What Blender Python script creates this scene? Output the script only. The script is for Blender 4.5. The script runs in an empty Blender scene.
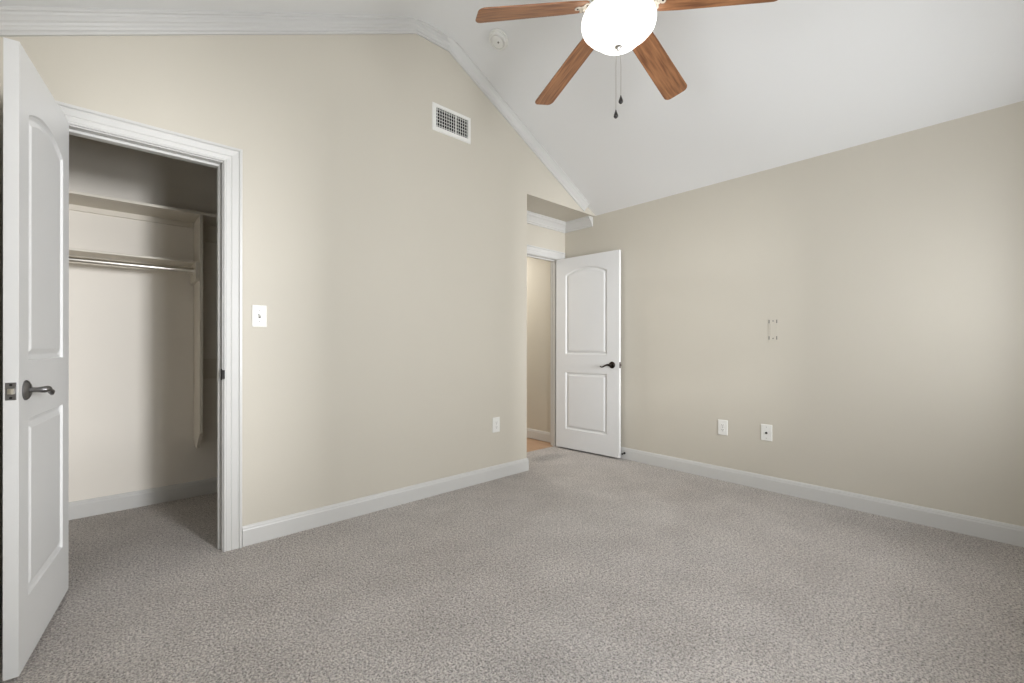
import bpy, bmesh, math, random
import numpy as np
from mathutils import Vector, Matrix
random.seed(7)
C = bpy.context.scene.collection
SC = bpy.context.scene
PI = math.pi

# ------------------------------------------------------------------ camera
CAM_H, YAW, FPX, CY = 1.095, 0.74017, 436.79, 346.22
cam_d = bpy.data.cameras.new('camera'); cam = bpy.data.objects.new('camera', cam_d); C.objects.link(cam)
cam_d.sensor_fit = 'HORIZONTAL'; cam_d.sensor_width = 36.0
cam_d.lens = FPX / 1024 * 36.0
cam_d.shift_y = (CY - 341.5) / 1024
cam_d.clip_start = 0.02
cam.location = (0, 0, CAM_H)
cam.rotation_euler = (PI / 2, -0.0011, -YAW)
SC.camera = cam

# ------------------------------------------------------------------ colour management, world, light
SC.view_settings.view_transform = 'Standard'
SC.view_settings.look = 'None'
SC.view_settings.gamma = 1.0
SC.view_settings.use_curve_mapping = False
SC.view_settings.exposure = 0.09
w = bpy.data.worlds.new('sky'); SC.world = w; w.use_nodes = True
w.node_tree.nodes['Background'].inputs[0].default_value = (0.75, 0.86, 1.0, 1)
w.node_tree.nodes['Background'].inputs[1].default_value = 0.6

def area(name, loc, target, sx, sy, power, col, spread=PI):
    d = bpy.data.lights.new(name, 'AREA'); d.shape = 'RECTANGLE'; d.size = sx; d.size_y = sy
    d.energy = power; d.color = col; d.spread = spread
    o = bpy.data.objects.new(name, d); C.objects.link(o); o.location = loc
    o.rotation_euler = (Vector(target) - Vector(loc)).to_track_quat('-Z', 'Y').to_euler()
    return o
# south window daylight, added fill lights and closet beam, one lamp in the hall
area('window_daylight', (1.06, -0.62, 1.40), (1.35, 3.0, 1.25), 0.50, 1.10, 43, (0.94, 0.965, 1.0))
area('fill_light_east', (2.72, -0.62, 1.30), (1.60, 3.0, 1.25), 0.70, 1.20, 34, (0.94, 0.965, 1.0))  # added fill for the closet door and gable wall
area('closet_key_light', (2.05, -3.80, 1.72), (0.30, 2.78, 1.30), 0.8, 1.3, 395, (0.97, 0.98, 1.0))  # lamp added beyond the south window to brighten the closet
area('fill_light_west', (-0.56, 0.55, 1.20), (2.4, 0.75, 2.45), 1.2, 1.1, 19, (0.92, 0.96, 1.0), math.radians(150))  # added upward fill for the ceiling and east wall
area('hall_lamp_light', (3.10, 4.25, 2.36), (3.10, 4.25, 0), 0.3, 0.3, 17, (1.0, 0.97, 0.91))
LAMP_EMIT = 1.9

# ------------------------------------------------------------------ dimensions
XW, XE, YN, YS = -0.345, 3.685, 2.758, -0.42      # room
ZE, ZF = 2.444, 3.412                               # eave, flat of the ridge
XF0, XF1 = 1.568, 1.868                            # flat ceiling strip along the ridge
ZW = 2.478                                         # west eave
XA, YB = 2.695, 3.168                               # alcove
YCL = 3.911                                        # closet back
WT = 0.112

# ------------------------------------------------------------------ materials
def srgb(r, g, b):
    f = lambda c: (c / 255) / 12.92 if c / 255 <= 0.04045 else ((c / 255 + 0.055) / 1.055) ** 2.4
    return (f(r), f(g), f(b), 1)

def mat(name, col, rough=0.5, metal=0.0, bump=None, var=None, spec=0.5):
    m = bpy.data.materials.new(name); m.use_nodes = True
    nt = m.node_tree; b = nt.nodes['Principled BSDF']
    b.inputs['Base Color'].default_value = col
    b.inputs['Roughness'].default_value = rough
    b.inputs['Metallic'].default_value = metal
    b.inputs['Specular IOR Level'].default_value = spec
    if bump or var:
        tc = nt.nodes.new('ShaderNodeTexCoord')
    if bump:
        sc, st, dist = bump
        n = nt.nodes.new('ShaderNodeTexNoise'); n.inputs['Scale'].default_value = sc; n.inputs['Detail'].default_value = 3
        nt.links.new(tc.outputs['Object'], n.inputs['Vector'])
        bp = nt.nodes.new('ShaderNodeBump'); bp.inputs['Strength'].default_value = st; bp.inputs['Distance'].default_value = dist
        nt.links.new(n.outputs['Fac'], bp.inputs['Height']); nt.links.new(bp.outputs['Normal'], b.inputs['Normal'])
    if var:
        sc, amt = var
        n = nt.nodes.new('ShaderNodeTexNoise'); n.inputs['Scale'].default_value = sc; n.inputs['Detail'].default_value = 2
        nt.links.new(tc.outputs['Object'], n.inputs['Vector'])
        r = nt.nodes.new('ShaderNodeValToRGB')
        r.color_ramp.elements[0].position = 0.3; r.color_ramp.elements[1].position = 0.7
        r.color_ramp.elements[0].color = tuple(c * (1 - amt) for c in col[:3]) + (1,)
        r.color_ramp.elements[1].color = tuple(min(1, c * (1 + amt)) for c in col[:3]) + (1,)
        nt.links.new(n.outputs['Fac'], r.inputs['Fac']); nt.links.new(r.outputs['Color'], b.inputs['Base Color'])
    return m

M = {}
M['closet'] = mat('wall_paint_lightened', srgb(235, 229, 219), 0.6, bump=(180, 0.12, 0.002), var=(1.5, 0.012))  # wall paint lightened to stand in for stronger light inside the closet
M['wall'] = mat('wall_paint', srgb(205, 199, 186), 0.6, bump=(180, 0.12, 0.002), var=(1.5, 0.012))
M['ceiling'] = mat('ceiling_paint', srgb(232, 232, 231), 0.85, bump=(140, 0.15, 0.002))
M['trim'] = mat('trim_paint', srgb(209, 208, 205), 0.35)
M['door'] = mat('door_paint', srgb(224, 224, 223), 0.38, bump=(90, 0.04, 0.001))
M['shelf'] = mat('shelf_paint', srgb(222, 215, 202), 0.45, bump=(120, 0.05, 0.001))
M['plastic'] = mat('white_plastic', srgb(236, 235, 230), 0.35)
M['dark'] = mat('dark_gap', srgb(30, 28, 26), 0.7)
M['duct'] = mat('duct_dark', srgb(20, 19, 18), 0.8)
M['pewter'] = mat('aged_pewter', srgb(128, 127, 127), 0.38, 1.0)
M['bronze'] = mat('dark_bronze', srgb(58, 52, 49), 0.38, 1.0)
M['chrome'] = mat('chrome', srgb(240, 236, 228), 0.28, 1.0)
M['nickel'] = mat('brushed_nickel', srgb(190, 186, 180), 0.3, 1.0)
M['fan_white'] = mat('fan_white', srgb(198, 190, 176), 0.35)
M['black'] = mat('black_metal', srgb(32, 28, 26), 0.4)
M['seam'] = mat('faded_seam', srgb(172, 165, 152), 0.7)
M['groove'] = mat('shadow_grey', srgb(120, 118, 112), 0.7)

def carpet():
    m = bpy.data.materials.new('carpet_pile'); m.use_nodes = True
    nt = m.node_tree; N = nt.nodes; L = nt.links; b = N['Principled BSDF']
    b.inputs['Roughness'].default_value = 1.0; b.inputs['Specular IOR Level'].default_value = 0.05
    b.inputs['Sheen Weight'].default_value = 0.15
    tc = N.new('ShaderNodeTexCoord')
    def noise(scale, detail=2, rough=0.5):
        n = N.new('ShaderNodeTexNoise'); n.inputs['Scale'].default_value = scale
        n.inputs['Detail'].default_value = detail; n.inputs['Roughness'].default_value = rough
        L.new(tc.outputs['Object'], n.inputs['Vector']); return n.outputs['Fac']
    def ramp(f, p0, c0, p1, c1):
        r = N.new('ShaderNodeValToRGB'); e = r.color_ramp.elements
        e[0].position = p0; e[0].color = c0; e[1].position = p1; e[1].color = c1
        L.new(f, r.inputs['Fac']); return r.outputs['Color']
    def mul(a, c, f=1.0):
        x = N.new('ShaderNodeMix'); x.data_type = 'RGBA'; x.blend_type = 'MULTIPLY'; x.inputs['Factor'].default_value = f
        L.new(a, x.inputs['A']); L.new(c, x.inputs['B']); return x.outputs['Result']
    g = lambda v: (v, v, v, 1)
    base = ramp(noise(0.9, 3, 0.6), 0.36, srgb(204, 196, 189), 0.62, srgb(216, 209, 203))
    tuft = ramp(noise(125, 5, 0.85), 0.40, g(0.14), 0.54, g(1.06))
    fine = ramp(noise(60, 3, 0.7), 0.36, g(0.62), 0.54, g(1.05))
    foot = ramp(noise(4.5, 2, 0.5), 0.38, g(0.94), 0.60, g(1.02))
    col = mul(mul(mul(base, tuft, 0.85), fine, 0.7), foot)
    # darker patches of the pile: the entry, the brushed middle of the room, the strip along the east wall
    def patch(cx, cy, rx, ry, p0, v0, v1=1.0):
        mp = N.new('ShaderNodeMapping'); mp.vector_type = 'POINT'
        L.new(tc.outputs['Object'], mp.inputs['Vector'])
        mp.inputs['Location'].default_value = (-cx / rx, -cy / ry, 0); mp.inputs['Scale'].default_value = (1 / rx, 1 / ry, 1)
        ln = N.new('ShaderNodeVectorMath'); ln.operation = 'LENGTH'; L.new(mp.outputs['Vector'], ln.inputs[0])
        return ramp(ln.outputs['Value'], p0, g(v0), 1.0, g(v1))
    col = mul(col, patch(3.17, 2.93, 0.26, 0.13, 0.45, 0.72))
    col = mul(col, patch(1.05, 0.95, 0.75, 0.55, 0.15, 0.86))
    col = mul(col, patch(3.45, 0.35, 0.55, 0.9, 0.2, 0.88))
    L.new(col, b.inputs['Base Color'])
    vo = N.new('ShaderNodeTexVoronoi'); vo.inputs['Scale'].default_value = 120
    L.new(tc.outputs['Object'], vo.inputs['Vector'])
    ad = N.new('ShaderNodeMath'); ad.operation = 'SUBTRACT'
    L.new(noise(95, 3, 0.65), ad.inputs[0]); L.new(vo.outputs['Distance'], ad.inputs[1])
    bp = N.new('ShaderNodeBump'); bp.inputs['Strength'].default_value = 0.75; bp.inputs['Distance'].default_value = 0.008
    L.new(ad.outputs['Value'], bp.inputs['Height']); L.new(bp.outputs['Normal'], b.inputs['Normal'])
    return m
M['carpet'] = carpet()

def wood(name, c0, c1, sx, sy, axis_scale):
    m = bpy.data.materials.new(name); m.use_nodes = True
    nt = m.node_tree; N = nt.nodes; L = nt.links; b = N['Principled BSDF']
    b.inputs['Roughness'].default_value = 0.42
    tc = N.new('ShaderNodeTexCoord'); mp = N.new('ShaderNodeMapping'); mp.inputs['Scale'].default_value = axis_scale
    L.new(tc.outputs['Object'], mp.inputs['Vector'])
    n = N.new('ShaderNodeTexNoise'); n.inputs['Scale'].default_value = sx; n.inputs['Detail'].default_value = 4
    L.new(mp.outputs['Vector'], n.inputs['Vector'])
    r = N.new('ShaderNodeValToRGB'); e = r.color_ramp.elements
    e[0].position = 0.32; e[0].color = c0; e[1].position = 0.68; e[1].color = c1
    L.new(n.outputs['Fac'], r.inputs['Fac']); L.new(r.outputs['Color'], b.inputs['Base Color'])
    return m
M['blade'] = wood('blade_wood', srgb(112, 72, 47), srgb(168, 118, 80), 9, 1, (0.8, 9, 9))
M['hallwood'] = wood('hall_wood', srgb(166, 132, 104), srgb(190, 156, 126), 6, 1, (9, 0.8, 1))

def glow(name, col, s):
    m = bpy.data.materials.new(name); m.use_nodes = True
    b = m.node_tree.nodes['Principled BSDF']
    b.inputs['Base Color'].default_value = (0.9, 0.89, 0.86, 1); b.inputs['Roughness'].default_value = 0.3
    b.inputs['Emission Color'].default_value = col; b.inputs['Emission Strength'].default_value = s
    return m
M['bowl'] = glow('lit_frosted_glass', (1.0, 0.985, 0.95, 1), LAMP_EMIT)
M['hallshade'] = glow('hall_lamp_glass', (1.0, 0.92, 0.78, 1), 4.0)

def pane():
    m = bpy.data.materials.new('window_glass'); m.use_nodes = True
    nt = m.node_tree; nt.nodes.clear()
    o = nt.nodes.new('ShaderNodeOutputMaterial'); mx = nt.nodes.new('ShaderNodeMixShader'); mx.inputs[0].default_value = 0.06
    t = nt.nodes.new('ShaderNodeBsdfTransparent'); g = nt.nodes.new('ShaderNodeBsdfGlossy'); g.inputs['Roughness'].default_value = 0.02
    nt.links.new(t.outputs[0], mx.inputs[1]); nt.links.new(g.outputs[0], mx.inputs[2]); nt.links.new(mx.outputs[0], o.inputs[0])
    return m
M['glass'] = pane()

# ------------------------------------------------------------------ mesh helpers
def link(o, parent=None):
    C.objects.link(o)
    if parent is not None: o.parent = parent
    return o

def obj(name, bm, m, parent=None, smooth=False, loc=None, rot=None, bevel=0.0):
    bmesh.ops.remove_doubles(bm, verts=bm.verts, dist=1e-6)
    bmesh.ops.recalc_face_normals(bm, faces=bm.faces)
    me = bpy.data.meshes.new(name); bm.to_mesh(me); bm.free()
    me.materials.append(m)
    if smooth:
        for p in me.polygons: p.use_smooth = True
        if hasattr(me, 'set_sharp_from_angle'): me.set_sharp_from_angle(angle=math.radians(40))
    o = bpy.data.objects.new(name, me); link(o, parent)
    if loc is not None: o.location = loc
    if rot is not None: o.rotation_euler = rot
    if bevel > 0:
        md = o.modifiers.new('bevel', 'BEVEL'); md.width = bevel; md.segments = 2; md.limit_method = 'ANGLE'
        md.angle_limit = math.radians(40)
    return o

def empty(name, loc, rz=0):
    o = bpy.data.objects.new(name, None); C.objects.link(o); o.location = loc; o.rotation_euler = (0, 0, rz); o.empty_display_size = 0.05
    return o

def tag(o, label, cat, group=None):
    o['label'] = label; o['category'] = cat
    if group: o['group'] = group
    return o

def struct(o):
    o['kind'] = 'structure'; return o

def box(bm, x0, x1, y0, y1, z0, z1):
    v = [bm.verts.new(p) for p in ((x0, y0, z0), (x1, y0, z0), (x1, y1, z0), (x0, y1, z0), (x0, y0, z1), (x1, y0, z1), (x1, y1, z1), (x0, y1, z1))]
    for f in ((0, 3, 2, 1), (4, 5, 6, 7), (0, 1, 5, 4), (1, 2, 6, 5), (2, 3, 7, 6), (3, 0, 4, 7)): bm.faces.new([v[i] for i in f])

def bx(*a):
    bm = bmesh.new(); box(bm, *a); return bm

def prism(bm, poly, a, b, f):
    """poly: 2-D outline; f(u, v, t) -> 3-D point, extruded t = a..b"""
    A = [bm.verts.new(f(u, v, a)) for u, v in poly]; B = [bm.verts.new(f(u, v, b)) for u, v in poly]
    n = len(poly)
    bm.faces.new(A); bm.faces.new(B[::-1])
    for i in range(n): bm.faces.new((A[i], B[i], B[(i + 1) % n], A[(i + 1) % n]))

XZ = lambda u, v, t: (u, t, v)
YZ = lambda u, v, t: (t, u, v)
XY = lambda u, v, t: (u, v, t)

def rings(bm, R, cap0=True, cap1=True):
    V = [[bm.verts.new(p) for p in r] for r in R]; n = len(R[0])
    for a, b in zip(V, V[1:]):
        for i in range(n): bm.faces.new((a[i], a[(i + 1) % n], b[(i + 1) % n], b[i]))
    if cap0: bm.faces.new(V[0][::-1])
    if cap1: bm.faces.new(V[-1])

def lathe(bm, prof, org=(0, 0, 0), axis=(0, 0, 1), seg=32, caps=(True, True)):
    """prof: [(radius, height)] along the axis"""
    q = Vector((0, 0, 1)).rotation_difference(Vector(axis)); O = Vector(org); R = []
    for r, h in prof:
        r = max(r, 1e-4)
        R.append([O + q @ Vector((r * math.cos(2 * PI * i / seg), r * math.sin(2 * PI * i / seg), h)) for i in range(seg)])
    rings(bm, R, *caps)

def tube(bm, pts, rad, seg=10, flat=1.0):
    P = [Vector(p) for p in pts]; R = []; up = None
    for i, p in enumerate(P):
        t = (P[min(i + 1, len(P) - 1)] - P[max(i - 1, 0)]).normalized()
        if up is None: up = t.orthogonal().normalized()
        up = (up - t * up.dot(t)).normalized(); s = t.cross(up)
        r = rad[i] if hasattr(rad, '__len__') else rad
        R.append([p + r * (math.cos(2 * PI * k / seg) * up + flat * math.sin(2 * PI * k / seg) * s) for k in range(seg)])
    rings(bm, R)

def sweep(bm, path, prof, out, closed=False):
    """moulding along a planar path; prof [(o, d)]: o along `out`, d to the side (out x tangent), mitred at the corners"""
    P = [Vector(p) for p in path]; out = Vector(out); R = []
    for i, p in enumerate(P):
        t0 = (P[i] - P[i - 1]).normalized() if i > 0 else None
        t1 = (P[i + 1] - P[i]).normalized() if i < len(P) - 1 else None
        n0 = out.cross(t0) if t0 is not None else None; n1 = out.cross(t1) if t1 is not None else None
        if n0 is None: n, k = n1, 1
        elif n1 is None: n, k = n0, 1
        else:
            n = (n0 + n1).normalized(); k = 1 / n.dot(n0)
        R.append([p + out * o + n * (d * k) for o, d in prof])
    rings(bm, R)

# ------------------------------------------------------------------ room shell
roomZ = lambda x: ZE + (XE - x) * (ZF - ZE) / (XE - XF1) if x > XF1 else (ZF if x > XF0 else ZW + (x - XW) * (ZF - ZW) / (XF0 - XW))
OX0, OX1, OZ = -0.18, 0.43, 2.072          # closet opening
DX0, DX1, DZ = 2.816, 3.578, 2.033         # entry opening

# carpet
bm = bmesh.new()
for r in ((XW, XE, YS, YN), (XA, XE, YN, 3.225), (OX0 - 0.02, OX1 + 0.02, YN, YN + WT), (XW, 1.4, YN + WT, YCL)):
    box(bm, r[0], r[1], r[2], r[3], -0.03, 0.0)
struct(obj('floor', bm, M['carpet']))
struct(obj('floor', bx(2.3, XE, 3.225, 5.6, -0.03, -0.004), M['hallwood']))

# north gable wall with the closet opening, the alcove and its header
bm = bmesh.new(); j = 0.018
def strip(x0, x1, z0):
    xs = [x0] + [x for x in (XF0, XF1) if x0 < x < x1] + [x1]
    prism(bm, [(x0, z0), (x1, z0)] + [(x, roomZ(x) + 0.02) for x in reversed(xs)], YN, YN + WT, XZ)
strip(XW, OX0 - j, -0.03)
strip(OX0 - j, OX1 + j, OZ + j)
strip(OX1 + j, XA, -0.03)
strip(XA, XE, 2.440)
struct(obj('wall_north', bm, M['wall']))
struct(obj('wall_alcove', bx(XA - WT, XA, YN + WT, YB + WT, -0.03, 2.44), M['wall']))
# alcove end wall round the entry opening
bm = bmesh.new()
prism(bm, [(XA, -0.03), (DX0 - j, -0.03), (DX0 - j, 2.44), (XA, 2.44)], YB, YB + WT, XZ)
prism(bm, [(DX0 - j, DZ + j), (DX1 + j, DZ + j), (DX1 + j, 2.44), (DX0 - j, 2.44)], YB, YB + WT, XZ)
prism(bm, [(DX1 + j, -0.03), (XE, -0.03), (XE, 2.44), (DX1 + j, 2.44)], YB, YB + WT, XZ)
struct(obj('wall_entry', bm, M['wall']))
struct(obj('ceiling', bx(XA, XE, YN + WT, YB + WT, 2.44, 2.50), M['wall']))
# east wall, running on into the hall
struct(obj('wall_east', bx(XE, XE + WT, YS - WT, 5.6, -0.03, 2.52), M['wall']))
# west wall with an unseen window added for the fill light
WW = (0.0, 1.10, 0.75, 2.05)     # y0,y1,z0,z1
bm = bmesh.new()
for (a, b, c, d) in ((YS - WT, WW[0], -0.03, 2.5), (WW[1], YCL + WT, -0.03, 2.5), (WW[0], WW[1], -0.03, WW[2]), (WW[0], WW[1], WW[3], 2.5)):
    box(bm, XW - WT, XW, a, b, c, d)
struct(obj('wall_west', bm, M['wall']))
# south gable wall: window inferred from the closet shadow, second one added for fill
SW = (0.74, 1.37, 0.80, 2.07)
SE = (2.42, 3.18, 0.80, 2.10)
bm = bmesh.new()
def sstrip(x0, x1, z0, z1=None):
    if z1 is not None:
        box(bm, x0, x1, YS - WT, YS, z0, z1); return
    xs = [x0] + [x for x in (XF0, XF1) if x0 < x < x1] + [x1]
    prism(bm, [(x0, z0), (x1, z0)] + [(x, roomZ(x) + 0.02) for x in reversed(xs)], YS - WT, YS, XZ)
sstrip(XW, SW[0], -0.03); sstrip(SW[0], SW[1], -0.03, SW[2]); sstrip(SW[0], SW[1], SW[3]); sstrip(SW[1], SE[0], -0.03); sstrip(SE[0], SE[1], -0.03, SE[2]); sstrip(SE[0], SE[1], SE[3]); sstrip(SE[1], XE, -0.03)
struct(obj('wall_south', bm, M['wall']))
# vaulted ceiling: two slopes and the flat strip
bm = bmesh.new(); t = 0.06
prof = [(XW - 0.05, ZW - 0.05 * (ZF - ZW) / (XF0 - XW))]
for xb, (sa, sb) in ((XF0, ((ZF - ZW) / (XF0 - XW), 0.0)), (XF1, (0.0, -(ZF - ZE) / (XE - XF1)))):
    hw = 0.14                                   # eased drywall break: parabola tangent to both planes
    for k in range(13):
        u = k / 12; x0_, x1_ = xb - hw, xb + hw
        p0, p1, p2 = (x0_, ZF - sa * hw), (xb, ZF), (x1_, ZF + sb * hw)
        prof.append(tuple((1 - u) ** 2 * p0[i] + 2 * u * (1 - u) * p1[i] + u * u * p2[i] for i in (0, 1)))
prof += [(XE, ZE), (XE, ZE + t), (XF1, ZF + t), (XF0, ZF + t), (XW - 0.05, ZW + t)]
prism(bm, prof, YS - WT, YN, XZ)
struct(obj('ceiling', bm, M['ceiling'], smooth=True))
# closet shell
struct(obj('wall_closet', bx(XW, 1.4, YCL, YCL + WT, -0.03, 2.44), M['closet']))
struct(obj('wall_closet_side', bx(1.4, 1.4 + WT, YN + WT, YCL + WT, -0.03, 2.44), M['closet']))
struct(obj('ceiling', bx(XW, 1.4, YN + WT, YCL + WT, 2.44, 2.5), M['wall']))
# hall shell
struct(obj('wall_hall', bx(2.3, 2.3 + WT, YB + WT, 5.6, -0.03, 2.44), M['wall']))
struct(obj('wall_hall_end', bx(2.3, XE + WT, 5.6, 5.7, -0.03, 2.44), M['wall']))
struct(obj('wall_hall_south', bx(2.3, XA - WT, YB + 0.0, YB + WT, -0.03, 2.44), M['wall']))
struct(obj('ceiling', bx(2.3, XE, YB + WT, 5.6, 2.44, 2.5), M['ceiling']))

# windows out of view, two added for fill light: frame, sash bar, pane, sill
def window(name, along, c0, c1, z0, z1, wall, inward):
    f = XZ if along == 'x' else YZ
    bm = bmesh.new(); wd = 0.045
    a, b = (wall, wall - inward * WT)
    lo, hi = min(a, b) + 0.02, max(a, b) - 0.02
    for u0, u1, v0, v1 in ((c0, c0 + wd, z0, z1), (c1 - wd, c1, z0, z1), (c0 + wd, c1 - wd, z0, z0 + wd), (c0 + wd, c1 - wd, z1 - wd, z1),
                           (c0 + wd, c1 - wd, (z0 + z1) / 2 - 0.02, (z0 + z1) / 2 + 0.02)):
        prism(bm, [(u0, v0), (u1, v0), (u1, v1), (u0, v1)], lo, hi, f)
    o = struct(obj(name, bm, M['trim']))
    bm = bmesh.new(); mid = (lo + hi) / 2
    prism(bm, [(c0 + wd, z0 + wd), (c1 - wd, z0 + wd), (c1 - wd, z1 - wd), (c0 + wd, z1 - wd)], mid - 0.002, mid + 0.002, f)
    obj('window_pane', bm, M['glass'], o)
    bm = bmesh.new()
    s0, s1 = sorted((wall, wall + inward * 0.06))
    prism(bm, [(c0 - 0.05, z0 - 0.03), (c1 + 0.05, z0 - 0.03), (c1 + 0.05, z0), (c0 - 0.05, z0)], s0, s1, f)
    obj('window_sill', bm, M['trim'], o, bevel=0.004)
window('window_1', 'x', SW[0], SW[1], SW[2], SW[3], YS, 1)
window('added_window_3', 'x', SE[0], SE[1], SE[2], SE[3], YS, 1)
window('added_window_2', 'y', WW[0], WW[1], WW[2], WW[3], XW, 1)

# ------------------------------------------------------------------ trim: crown, casings, baseboards
CROWN = [(0, 0), (0.050, 0), (0.050, 0.007), (0.043, 0.010), (0.041, 0.018), (0.034, 0.026), (0.030, 0.030), (0.030, 0.034), (0.022, 0.046), (0.016, 0.052), (0.015, 0.056),
         (0.011, 0.060), (0.010, 0.068), (0.013, 0.072), (0.013, 0.082), (0.008, 0.085), (0, 0.085)]
FLATC = [(0, 0), (0.034, 0), (0.034, 0.012), (0.026, 0.016), (0.024, 0.024), (0.027, 0.032), (0.026, 0.046), (0.018, 0.052), (0.016, 0.060), (0.019, 0.068), (0.017, 0.078), (0.011, 0.082), (0.014, 0.088), (0.013, 0.096), (0, 0.096)]
bm = bmesh.new()
x0_ = XW - 0.08; xm = 1.866; xe = 3.535
sweep(bm, [(x0_, YN, ZW - 0.08 * (ZF - ZW) / (XF0 - XW)), (XF0, YN, ZF), (xm, YN, ZF)], [(o, -d) for o, d in FLATC], (0, -1, 0))
struct(obj('trim_7', bm, M['trim']))
bm = bmesh.new()
sweep(bm, [(XF1 - 0.012, YN, ZF + 0.006), (xe, YN, roomZ(xe))], [(o, -d) for o, d in CROWN], (0, -1, 0))
struct(obj('trim_1', bm, M['trim']))
# alcove crown on end wall and east wall, ends with a mitred return at the header
CR2 = [(0, 0), (0.072, 0), (0.072, 0.010), (0.064, 0.014), (0.060, 0.026), (0.046, 0.038), (0.030, 0.058), (0.022, 0.070), (0.020, 0.078), (0.012, 0.082), (0.012, 0.096), (0, 0.098)]
bm = bmesh.new()
R = []
for (x, y, nx, ny) in ((XA, YB, 0, -1), (XE, YB, -1, -1), (XE, YN + 0.03, -1, 0)):
    R.append([(x + nx * o, y + ny * o, 2.44 - d) for o, d in CR2])
rings(bm, R)
struct(obj('trim_2', bm, M['trim']))

CASE = [(0, 0), (0.013, 0), (0.015, 0.004), (0.012, 0.009), (0.014, 0.012), (0.016, 0.030), (0.012, 0.034), (0.015, 0.038), (0.018, 0.066), (0.014, 0.070), (0.021, 0.075), (0.021, 0.085), (0.018, 0.087), (0, 0.087)]
def casing(name, x0, x1, zt, y, right_cut=None):
    """profile swept up one leg, over the head and down: d runs outward"""
    bm = bmesh.new(); r = 0.005
    sweep(bm, [(x0 - r, y, 0.0), (x0 - r, y, zt + r), (x1 + r, y, zt + r), (x1 + r, y, 0.0)], [(o, d * 0.965) for o, d in CASE], (0, -1, 0))
    return struct(obj(name, bm, M['trim']))
cz = casing('trim_3', OX0, OX1, OZ, YN)
casing('trim_4', DX0, DX1, DZ, YB)

def jambs(name, x0, x1, zt, y):
    bm = bmesh.new(); jt = 0.018; y0, y1 = y - 0.002, y + WT + 0.004
    box(bm, x0 - jt, x0, y0, y1, 0, zt + jt); box(bm, x1, x1 + jt, y0, y1, 0, zt + jt); box(bm, x0, x1, y0, y1, zt, zt + jt)
    o = struct(obj(name, bm, M['trim'], bevel=0.0015))
    bm = bmesh.new(); s = 0.012; a, b = y + 0.040, y + 0.078
    box(bm, x0, x0 + s, a, b, 0, zt); box(bm, x1 - s, x1, a, b, 0, zt); box(bm, x0 + s, x1 - s, a, b, zt - s, zt)
    st = obj('door_rabbet', bm, M['trim'], o, bevel=0.002)
    return o
jc = jambs('trim_5', OX0, OX1, OZ, YN)
je = jambs('trim_6', DX0, DX1, DZ, YB)
# strike plate on the closet jamb
bm = bmesh.new(); box(bm, OX1 - 0.0015, OX1 + 0.001, 2.766, 2.794, 0.912, 0.972); box(bm, OX1 - 0.003, OX1 + 0.008, 2.738, 2.766, 0.920, 0.966)
obj('strike_plate', bm, M['dark'], jc)

BASE = [(0, 0.0), (0.014, 0.0), (0.014, 0.085), (0.011, 0.092), (0.011, 0.098), (0.006, 0.108), (0, 0.110)]
def baseboard(name, pts, parent=None):
    """pts run with the room on the right-hand side of travel"""
    bm = bmesh.new(); R = []
    P = [Vector((p[0], p[1], 0)) for p in pts]; up = Vector((0, 0, 1))
    for i, p in enumerate(P):
        n0 = (P[i] - P[i - 1]).normalized().cross(up) if i > 0 else None
        n1 = (P[i + 1] - P[i]).normalized().cross(up) if i < len(P) - 1 else None
        n, k = (n1, 1) if n0 is None else (n0, 1) if n1 is None else ((n0 + n1).normalized(), 1 / (n0 + n1).normalized().dot(n0))
        R.append([p + n * (o * k) + up * h for o, h in BASE])
    rings(bm, R)
    return struct(obj(name, bm, M['trim']))
ce = OX1 + 0.005 + 0.087
baseboard('baseboard_north', [(ce, YN), (XA, YN), (XA, YB)])
baseboard('baseboard_west', [(XW, YS), (XW, YN)])
bE = baseboard('baseboard_east', [(XE, YB), (XE, YS)])
baseboard('baseboard_south', [(XE, YS), (XW, YS)])
baseboard('baseboard_closet', [(XW, YCL), (1.4, YCL), (1.4, YN + WT)])
baseboard('baseboard_hall', [(XE, 5.6), (XE, YB + WT)])

# ------------------------------------------------------------------ doors
def panel_outline(x0, x1, z0, zs, rise, ins, n=14):
    """rectangle (rise 0) or rectangle with a segmental arch head, inset by ins; same vertex count for every inset"""
    a, b, c = x0 + ins, x1 - ins, z0 + ins
    pts = [(a, c), (b, c)]
    if rise <= 0:
        z = zs - ins
        return pts + [(b + (a - b) * k / n, z) for k in range(n + 1)]
    half = (x1 - x0) / 2; Rr = (half * half + rise * rise) / (2 * rise); cx = (x0 + x1) / 2; cz_ = zs + rise - Rr
    r = Rr - ins; xs = [b + (a - b) * k / n for k in range(n + 1)]
    return pts + [(x, cz_ + math.sqrt(max(1e-9, r * r - (x - cx) ** 2))) for x in xs]

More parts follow.
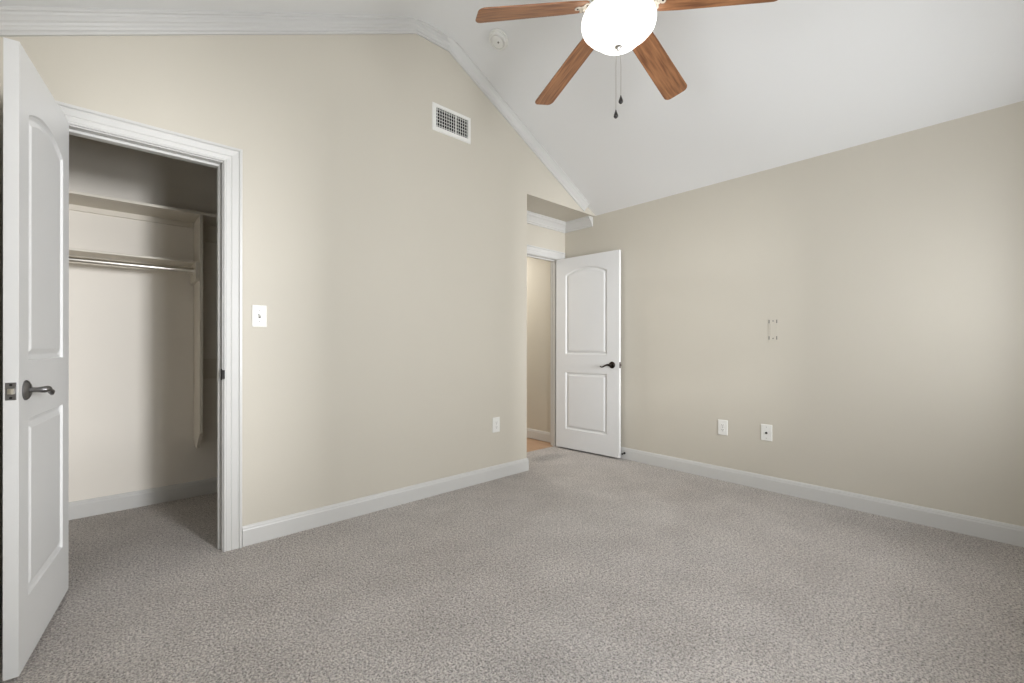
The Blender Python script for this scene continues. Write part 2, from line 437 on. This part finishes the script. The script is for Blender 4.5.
def door_mesh(W, z0, z1, T, panels, y0):
    """moulded two-panel leaf: x 0..W from the hinge, faces at y0 and y0+T"""
    bm = bmesh.new()
    STEPS = [(0.0, 0.0), (0.005, 0.007), (0.015, 0.011), (0.020, 0.011), (0.038, 0.002)]
    for side, y in ((1, y0), (-1, y0 + T)):
        outer = [bm.verts.new((x, y, z)) for x, z in ((0, z0), (W, z0), (W, z1), (0, z1))]
        edges = [bm.edges.new((outer[i], outer[(i + 1) % 4])) for i in range(4)]
        for pn in panels:
            loops = []
            for ins, dep in STEPS:
                loops.append([bm.verts.new((x, y + side * dep, z)) for x, z in panel_outline(*pn, ins)])
            n = len(loops[0])
            for a, b in zip(loops, loops[1:]):
                for i in range(n): bm.faces.new((a[i], a[(i + 1) % n], b[(i + 1) % n], b[i]))
            bm.faces.new(loops[-1])
            for i in range(n):
                e = bm.edges.get((loops[0][i], loops[0][(i + 1) % n])) or bm.edges.new((loops[0][i], loops[0][(i + 1) % n]))
                edges.append(e)
        bmesh.ops.triangle_fill(bm, use_beauty=True, use_dissolve=False, edges=edges)
        if side == 1: A = outer
        else: B = outer
    for i in range(4): bm.faces.new((A[i], A[(i + 1) % 4], B[(i + 1) % 4], B[i]))
    return bm

def lever(parent, x, z, y, s, m, sx=1.0, sy=1.0):
    """rosette, neck and wave lever on the face at y with outward normal s*y, pointing to the hinge (-x)"""
    bm = bmesh.new()
    lathe(bm, [(0.0335, 0), (0.0335, 0.004), (0.030, 0.008), (0.024, 0.011), (0.019, 0.013)], (x, y, z), (0, s, 0), 28)
    ro = obj('rosette', bm, m, parent, smooth=True)
    bm = bmesh.new()
    P = lambda dx, dy, dz: (x + dx * sx, y + s * dy * sy, z + dz * sx)
    tube(bm, [P(0, 0.008, 0), P(0, 0.020, 0), P(0, 0.032, 0), P(0, 0.044, 0), P(-0.004, 0.052, 0), P(-0.014, 0.056, 0.001), P(-0.028, 0.057, 0.002), P(-0.045, 0.057, -0.002), P(-0.062, 0.056, -0.010),
              P(-0.080, 0.055, -0.019), P(-0.096, 0.054, -0.024), P(-0.108, 0.053, -0.023), P(-0.117, 0.053, -0.018), P(-0.122, 0.053, -0.012)],
         [0.011, 0.0085, 0.0085, 0.0105, 0.0115, 0.0110, 0.0095, 0.0080, 0.0075, 0.0070, 0.0065, 0.0062, 0.0055, 0.003], 12)
    return obj('lever_handle', bm, m, parent, smooth=True)

def latch(parent, W, z, yc, m, mb):
    bm = bmesh.new(); box(bm, W, W + 0.002, yc - 0.0125, yc + 0.0125, z - 0.0285, z + 0.0285)
    pl = obj('latch_plate', bm, m, parent, bevel=0.0008)
    bm = bmesh.new()
    prism(bm, [(W + 0.002, yc - 0.008), (W + 0.011, yc + 0.002), (W + 0.011, yc + 0.008), (W + 0.002, yc + 0.008)], z - 0.009, z + 0.009, XY)
    obj('latch_bolt', bm, mb, pl)
    bm = bmesh.new()
    for dz in (-0.021, 0.021): lathe(bm, [(0.004, 0), (0.004, 0.0008)], (W + 0.0019, yc, z + dz), (1, 0, 0), 10)
    obj('screw', bm, M['dark'], pl)

def hinges(parent, yc, zs, m):
    for z in zs:
        bm = bmesh.new(); lathe(bm, [(0.0065, -0.045), (0.0065, 0.045)], (-0.006, yc, z), (0, 0, 1), 12)
        obj('hinge', bm, m, parent, smooth=True)

T = 0.035
# closet leaf: visible face is local y = 0 (normal +y), leaf behind it
e = Vector((-0.226 + 0.145, 2.132 - 2.757)); ang = math.atan2(e.y, e.x); WC = e.length
bm = door_mesh(WC, 0.018, 2.085, T, [(0.097, 0.536, 1.045, 1.885, 0.052), (0.097, 0.536, 0.238, 0.846, 0)], -T)
dc = struct(obj('door_1', bm, M['door'], loc=(-0.145, 2.757, 0), rot=(0, 0, ang), bevel=0.0))
lever(dc, WC - 0.061, 0.945, 0.0, 1, M['pewter'], 0.85, 0.86); latch(dc, WC, 0.947, -T / 2, M['pewter'], M['chrome']); hinges(dc, -T - 0.004, (0.22, 1.05, 1.86), M['pewter'])
# entry leaf: visible face is local y = 0 (normal -y), leaf behind it
e = Vector((3.600 - 3.540, 2.412 - 3.165)); ang = math.atan2(e.y, e.x); WE = e.length
bm = door_mesh(WE, 0.018, 2.028, T, [(0.124, 0.622, 1.012, 1.850, 0.062), (0.124, 0.622, 0.220, 0.822, 0)], 0)
de = struct(obj('door_2', bm, M['door'], loc=(3.540, 3.165, 0), rot=(0, 0, ang)))
lever(de, WE - 0.075, 0.913, 0.0, -1, M['bronze'], 0.88, 0.9); latch(de, WE, 0.913, T / 2, M['bronze'], M['bronze']); hinges(de, T + 0.004, (0.22, 1.05, 1.82), M['bronze'])

# ------------------------------------------------------------------ closet fittings
SY = 3.611
o = tag(obj('closet_shelf', bx(XW, 1.4, SY, YCL, 1.984, 2.002), M['shelf'], bevel=0.002), 'long beige painted top shelf inside the open closet', 'shelf', 'closet shelves')
o = obj('shelf_cleat', bx(XW, 0.432, YCL - 0.018, YCL, 1.950, 1.984), M['shelf'], o)
tag(obj('closet_shelf', bx(XW, 0.432, 3.690, YCL, 1.664, 1.679), M['shelf'], bevel=0.002), 'narrow lower beige shelf in the closet just above the hanging rod', 'shelf', 'closet shelves')
bm = bmesh.new()
prism(bm, [(YCL, 1.984), (YCL, 0.405), (3.765, 0.372), (SY, 0.500), (SY, 1.984)], 0.432, 0.452, YZ)
pt = tag(obj('closet_partition', bm, M['shelf'], bevel=0.002), 'tall beige upright board under the closet shelf with a pointed lower end', 'board')
bm = bmesh.new(); zl = 1.664
prism(bm, [(SY + 0.004, zl), (SY + 0.004, 1.552), (SY + 0.02, 1.536), (YCL - 0.02, 1.536), (YCL, 1.552), (YCL, zl)], 0.412, 0.432, YZ)
obj('rod_block', bm, M['shelf'], pt, bevel=0.002)
bm = bmesh.new(); RY, RZ = 3.700, 1.610
tube(bm, [(XW + 0.004, RY, RZ), (0.406, RY, RZ)], 0.0185, 20)
rod = tag(obj('hanging_rod', bm, M['chrome'], smooth=True), 'shiny metal hanging rod below the lower closet shelf', 'rod')
for x, a in ((0.412, -1), (XW, 1)):
    bm = bmesh.new(); lathe(bm, [(0.030, 0), (0.030, 0.003), (0.022, 0.005), (0.021, 0.016)], (x, RY, RZ), (a, 0, 0), 20)
    obj('rod_flange', bm, M['chrome'], rod, smooth=True)
tag(obj('wall_cleat', bx(0.452, 1.4, YCL - 0.018, YCL, 0.853, 1.001), M['shelf']), 'lower beige cleat board on the closet back wall behind the upright board', 'board', 'cleat boards behind the upright board')
tag(obj('wall_cleat', bx(0.452, 1.4, YCL - 0.018, YCL, 1.860, 1.984), M['shelf']), 'upper beige cleat board right under the top shelf behind the upright board', 'board', 'cleat boards behind the upright board')

# ------------------------------------------------------------------ wall plates
def frame_on(wall, a, z):
    """Empty whose local x runs along the wall to the viewer's right, -y into the room"""
    if wall == 'north': return (a, YN, z), 0.0
    return (XE, a, z), -PI / 2
def plate_bm(wd, ht, th=0.006):
    bm = bmesh.new()
    R = []
    for ins, d in ((0, 0), (0, 0.002), (0.003, th)):
        R.append([(sx * (wd / 2 - ins), -d, sz * (ht / 2 - ins)) for sx, sz in ((-1, -1), (1, -1), (1, 1), (-1, 1))])
    rings(bm, R); return bm
def screws(parent, zs, y=-0.006):
    for z in zs:
        bm = bmesh.new(); lathe(bm, [(0.0028, 0), (0.0024, 0.001)], (0, y, z), (0, -1, 0), 10)
        obj('screw', bm, M['groove'], parent)
def place(o, wall, a, z):
    l, r = frame_on(wall, a, z); o.location = l; o.rotation_euler = (0, 0, r)

sw = empty('light_switch', (0, 0, 0)); place(sw, 'north', 0.604, 1.262)
tag(sw, 'white toggle light switch plate beside the closet casing', 'light switch')
pl = obj('plate', plate_bm(0.074, 0.122), M['plastic'], sw)
screws(sw, (-0.030, 0.030))
obj('toggle_collar', bx(-0.0055, 0.0055, -0.0075, -0.006, -0.0125, 0.0125), M['groove'], sw)
bm = bmesh.new(); prism(bm, [(-0.006, -0.004), (-0.006, 0.008), (-0.020, 0.014), (-0.020, 0.006)], -0.0042, 0.0042, lambda u, v, t: (t, u, v))
obj('toggle', bm, M['plastic'], sw, bevel=0.001)

def outlet(wall, a, z, label):
    o = empty('wall_outlet', (0, 0, 0)); place(o, wall, a, z); tag(o, label, 'outlet', 'duplex wall outlets')
    obj('plate', plate_bm(0.076, 0.124), M['plastic'], o)
    for zc in (-0.0195, 0.0195):
        bm = bmesh.new()
        poly = [(0.0165 * math.cos(t) * 1.05, max(-0.0125, min(0.0125, 0.0165 * math.sin(t))) + zc) for t in np.linspace(0, 2 * PI, 24, endpoint=False)]
        prism(bm, poly, -0.0085, -0.005, XZ)
        r = obj('receptacle', bm, M['plastic'], o)
        bm = bmesh.new()
        box(bm, -0.0075, -0.0050, -0.0088, -0.0084, zc - 0.001, zc + 0.0075); box(bm, 0.0050, 0.0072, -0.0088, -0.0084, zc, zc + 0.0070)
        lathe(bm, [(0.0026, 0), (0.0026, 0.0004)], (0, -0.0084, zc - 0.0068), (0, -1, 0), 10)
        obj('socket_slot', bm, M['dark'], r)
    screws(o, (0.0,), -0.0058)
    return o
outlet('north', 2.341, 0.445, 'white duplex outlet low on the wall beside the entry alcove corner')
outlet('east', 1.4745, 0.432, 'white duplex outlet on the long wall, nearer the entry door')
jk = empty('cable_jack_plate', (0, 0, 0)); place(jk, 'east', 1.151, 0.438)
tag(jk, 'white wall plate with one dark cable jack, farther from the entry door', 'wall plate')
obj('plate', plate_bm(0.078, 0.124), M['plastic'], jk); screws(jk, (-0.042, 0.042))
bm = bmesh.new(); lathe(bm, [(0.0085, 0), (0.0085, 0.003), (0.0048, 0.003), (0.0048, 0.011)], (0, -0.0055, -0.002), (0, -1, 0), 12)
obj('jack', bm, M['bronze'], jk, smooth=False)
# painted-over mounting bracket higher up
mk = empty('mounting_bracket', (0, 0, 0)); place(mk, 'east', 1.108, 1.222)
tag(mk, 'wall-coloured painted-over mounting bracket with small grey slots above the outlets', 'bracket')
obj('plate', bx(-0.032, 0.032, -0.002, 0, -0.086, 0.086), M['wall'], mk, bevel=0.0018)
for sx in (-1, 1):
    for sz in (-1, 1):
        obj('slot', bx(sx * 0.026 - 0.0035, sx * 0.026 + 0.0035, -0.0026, -0.0018, sz * 0.062 - 0.013, sz * 0.062 + 0.013), M['groove'], mk)
for sz in (-1, 1):
    bm = bmesh.new(); lathe(bm, [(0.005, 0), (0.004, 0.0015)], (0.001, -0.002, sz * 0.066), (0, -1, 0), 10)
    obj('screw', bm, M['groove'], mk)
obj('seam', bx(-0.0195, -0.0178, -0.0024, -0.0018, -0.045, 0.045), M['seam'], mk)

# ------------------------------------------------------------------ air vent
vw, vh = 0.350, 0.204
av = empty('air_vent', (1.8985, YN, 2.7835)); tag(av, 'white rectangular air vent grille high on the gable wall', 'vent')
bm = bmesh.new(); b_ = 0.030
R = lambda w_, h_, y: [(-w_ / 2, y, -h_ / 2), (w_ / 2, y, -h_ / 2), (w_ / 2, y, h_ / 2), (-w_ / 2, y, h_ / 2)]
rings(bm, [R(vw, vh, 0), R(vw, vh, -0.003), R(vw - 0.012, vh - 0.012, -0.010), R(vw - 2 * b_, vh - 2 * b_, -0.012), R(vw - 2 * b_, vh - 2 * b_, 0)], False, False)
obj('vent_frame', bm, M['plastic'], av)
iw, ih = vw - 2 * b_, vh - 2 * b_
obj('vent_throat', bx(-iw / 2, iw / 2, -0.0014, -0.0002, -ih / 2, ih / 2), M['duct'], av)
bm = bmesh.new(); n = 14
for k in range(n):
    x = -iw / 2 + iw * (k + 0.5) / n; a = 0.0014 if k != 8 else 0.0050
    box(bm, x - a, x + a, -0.0105, -0.0065, -ih / 2, ih / 2)
obj('vane_grille', bm, M['plastic'], av)
bm = bmesh.new()
for k in range(6):
    z = -ih / 2 + ih * (k + 0.5) / 6
    box(bm, -iw / 2, iw / 2, -0.0060, -0.0030, z - 0.0014, z + 0.0014)
obj('louver_grille', bm, M['plastic'], av)

# ------------------------------------------------------------------ smoke detector on the ceiling slope
sl = math.atan2(ZF - ZE, XE - XF1)
sx_ = 2.055; nrm = Vector((-math.sin(sl), 0, -math.cos(sl)))
sd = empty('smoke_detector', (sx_, 2.392, roomZ(sx_))); sd.rotation_euler = Vector((0, 0, 1)).rotation_difference(nrm).to_euler()
tag(sd, 'round white smoke detector on the sloped ceiling near the crown moulding', 'smoke detector')
bm = bmesh.new(); lathe(bm, [(0.074, 0), (0.074, 0.008), (0.071, 0.013)], seg=40); obj('base', bm, M['plastic'], sd, smooth=True)
bm = bmesh.new(); lathe(bm, [(0.062, 0.011), (0.066, 0.018), (0.064, 0.030), (0.057, 0.036), (0.053, 0.036), (0.051, 0.027), (0.045, 0.027), (0.043, 0.036), (0.030, 0.040), (0.001, 0.041)], seg=40)
obj('cover', bm, M['plastic'], sd, smooth=True)
bm = bmesh.new(); lathe(bm, [(0.007, 0.040), (0.006, 0.043)], (-0.004, -0.010, 0), seg=14); obj('test_button', bm, M['groove'], sd)

# ------------------------------------------------------------------ door stop on the east baseboard
bm = bmesh.new()
ds = empty('door_stop', (XE - 0.014, 2.395, 0.058)); tag(ds, 'small dark door stop on the baseboard behind the entry door', 'door stop')
lathe(bm, [(0.011, 0), (0.011, 0.004), (0.005, 0.008)], (0, 0, 0), (-1, 0, 0), 14); obj('mount', bm, M['black'], ds)
bm = bmesh.new()
tube(bm, [(-0.006, 0, 0), (-0.040, -0.002, -0.002)], 0.0045, 10); obj('rod', bm, M['bronze'], ds)
bm = bmesh.new(); lathe(bm, [(0.008, 0), (0.009, 0.006), (0.007, 0.010)], (-0.038, -0.002, -0.002), (-1, 0, 0), 14); obj('rubber_tip', bm, M['black'], ds)

# ------------------------------------------------------------------ ceiling fan
FX, FY, HZ = 1.735, 1.168, 2.688
fan = empty('ceiling_fan', (FX, FY, ZF)); tag(fan, 'ceiling fan with brown wooden blades and a lit white glass bowl', 'ceiling fan')
zz = lambda z: z - ZF
bm = bmesh.new(); lathe(bm, [(0.070, zz(ZF)), (0.070, zz(ZF - 0.02)), (0.055, zz(ZF - 0.05)), (0.020, zz(ZF - 0.075))]); obj('canopy', bm, M['fan_white'], fan, smooth=True)
bm = bmesh.new(); lathe(bm, [(0.0135, zz(ZF - 0.07)), (0.0135, zz(2.86))], seg=20); obj('downrod', bm, M['fan_white'], fan, smooth=True)
bm = bmesh.new(); lathe(bm, [(0.025, zz(2.88)), (0.050, zz(2.865)), (0.110, zz(2.845)), (0.128, zz(2.82)), (0.130, zz(2.75)), (0.120, zz(2.725)), (0.095, zz(2.712)), (0.095, zz(2.690)), (0.075, zz(2.680)), (0.075, zz(2.645))])
obj('motor_housing', bm, M['fan_white'], fan, smooth=True)
bm = bmesh.new(); lathe(bm, [(0.080, zz(2.650)), (0.150, zz(2.644)), (0.155, zz(2.636)), (0.150, zz(2.630)), (0.06, zz(2.630))], seg=40); obj('light_fitter', bm, M['fan_white'], fan, smooth=True)
# bell-shaped glass bowl with real wall thickness
prof = [(0.148, 2.640), (0.162, 2.628), (0.169, 2.610), (0.170, 2.594), (0.165, 2.576), (0.151, 2.560), (0.131, 2.548), (0.117, 2.538), (0.109, 2.527), (0.101, 2.516), (0.086, 2.505), (0.064, 2.497), (0.038, 2.492), (0.015, 2.490)]
inner = [(max(r - 0.004, 0.001), z + 0.003) for r, z in prof[::-1]]
bm = bmesh.new(); lathe(bm, [(r, zz(z)) for r, z in prof + inner], seg=56, caps=(True, True)); obj('glass_bowl', bm, M['bowl'], fan, smooth=True)
bm = bmesh.new(); lathe(bm, [(0.017, zz(2.492)), (0.017, zz(2.487)), (0.010, zz(2.482)), (0.006, zz(2.474)), (0.003, zz(2.470))], seg=20); obj('finial', bm, M['nickel'], fan, smooth=True)
# pull chains
for dx, dy, zb in ((-0.006, 0.009, 2.195), (0.010, -0.007, 2.262)):
    bm = bmesh.new(); tube(bm, [(dx * 0.7, dy * 0.7, zz(2.484)), (dx, dy, zz(2.40)), (dx, dy, zz(zb))], 0.0013, 6); ch = obj('pull_chain', bm, M['nickel'], fan)
    bm = bmesh.new(); lathe(bm, [(0.002, zz(zb + 0.002)), (0.004, zz(zb - 0.006)), (0.0095, zz(zb - 0.022)), (0.0105, zz(zb - 0.029)), (0.006, zz(zb - 0.036))], (dx, dy, 0), seg=16)
    obj('pull_knob', bm, M['black'], ch, smooth=True)
# blades: outline along x (radial), drooping and pitched
def blade_bm():
    bm = bmesh.new(); r0, r1 = 0.162, 0.676
    out = [(r0, -0.045), (r0 + 0.02, -0.055), (r0 + 0.10, -0.060), (r1 - 0.03, -0.0665)]
    out += [(r1 - 0.03 + 0.03 * math.sin(t), -0.0365 - 0.03 * math.cos(t)) for t in np.linspace(0.2, PI / 2, 6)]
    top = [(x, -y) for x, y in out[::-1]]
    prism(bm, out + top, -0.003, 0.003, XY)
    return bm
th0 = 2.583; dr = 0.222; pitch = math.radians(-14)
iron_prof = None
for k in range(5):
    a = th0 - k * 2 * PI / 5
    ex = Vector((math.cos(a), math.sin(a), -dr)).normalized(); ty = Vector((-math.sin(a), math.cos(a), 0)); nz = ex.cross(ty)
    Rm = Matrix((ex, ty * math.cos(pitch) + nz * math.sin(pitch), nz * math.cos(pitch) - ty * math.sin(pitch))).transposed()
    bo = obj('blade', blade_bm(), M['blade'], fan, bevel=0.0015)
    bo.matrix_local = Matrix.Translation((0, 0, zz(HZ))) @ Rm.to_4x4()
    # blade iron: arm out of the motor and a three-lobed plate under the blade root
    bm = bmesh.new()
    tube(bm, [(0.085, 0, 0.004), (0.12, 0, -0.004), (0.15, 0, -0.008), (0.18, 0, -0.007)], [0.014, 0.011, 0.010, 0.012], 10, 0.6)
    for (px, py, pr) in ((0.168, -0.028, 0.015), (0.168, 0.028, 0.015), (0.202, 0.0, 0.015), (0.175, 0.0, 0.020)):
        lathe(bm, [(pr, -0.0075), (pr, -0.0035)], (px, py, 0), seg=18)
    io = obj('blade_iron', bm, M['fan_white'], bo, smooth=True)
    for (px, py) in ((0.168, -0.028), (0.168, 0.028), (0.204, 0.0)):
        bm = bmesh.new(); lathe(bm, [(0.004, -0.0095), (0.005, -0.0074)], (px, py, 0), seg=10)
        obj('screw', bm, M['bronze'], bo)

# ------------------------------------------------------------------ hall ceiling lamp
hl = empty('hall_ceiling_lamp', (3.10, 4.25, 2.44)); tag(hl, 'small round flush lamp on the hallway ceiling beyond the entry door', 'lamp')
bm = bmesh.new(); lathe(bm, [(0.13, 0), (0.13, -0.02), (0.12, -0.025)]); obj('base', bm, M['fan_white'], hl, smooth=True)
bm = bmesh.new(); lathe(bm, [(0.118, -0.025), (0.105, -0.05), (0.07, -0.066), (0.01, -0.072)]); obj('lamp_shade', bm, M['hallshade'], hl, smooth=True)
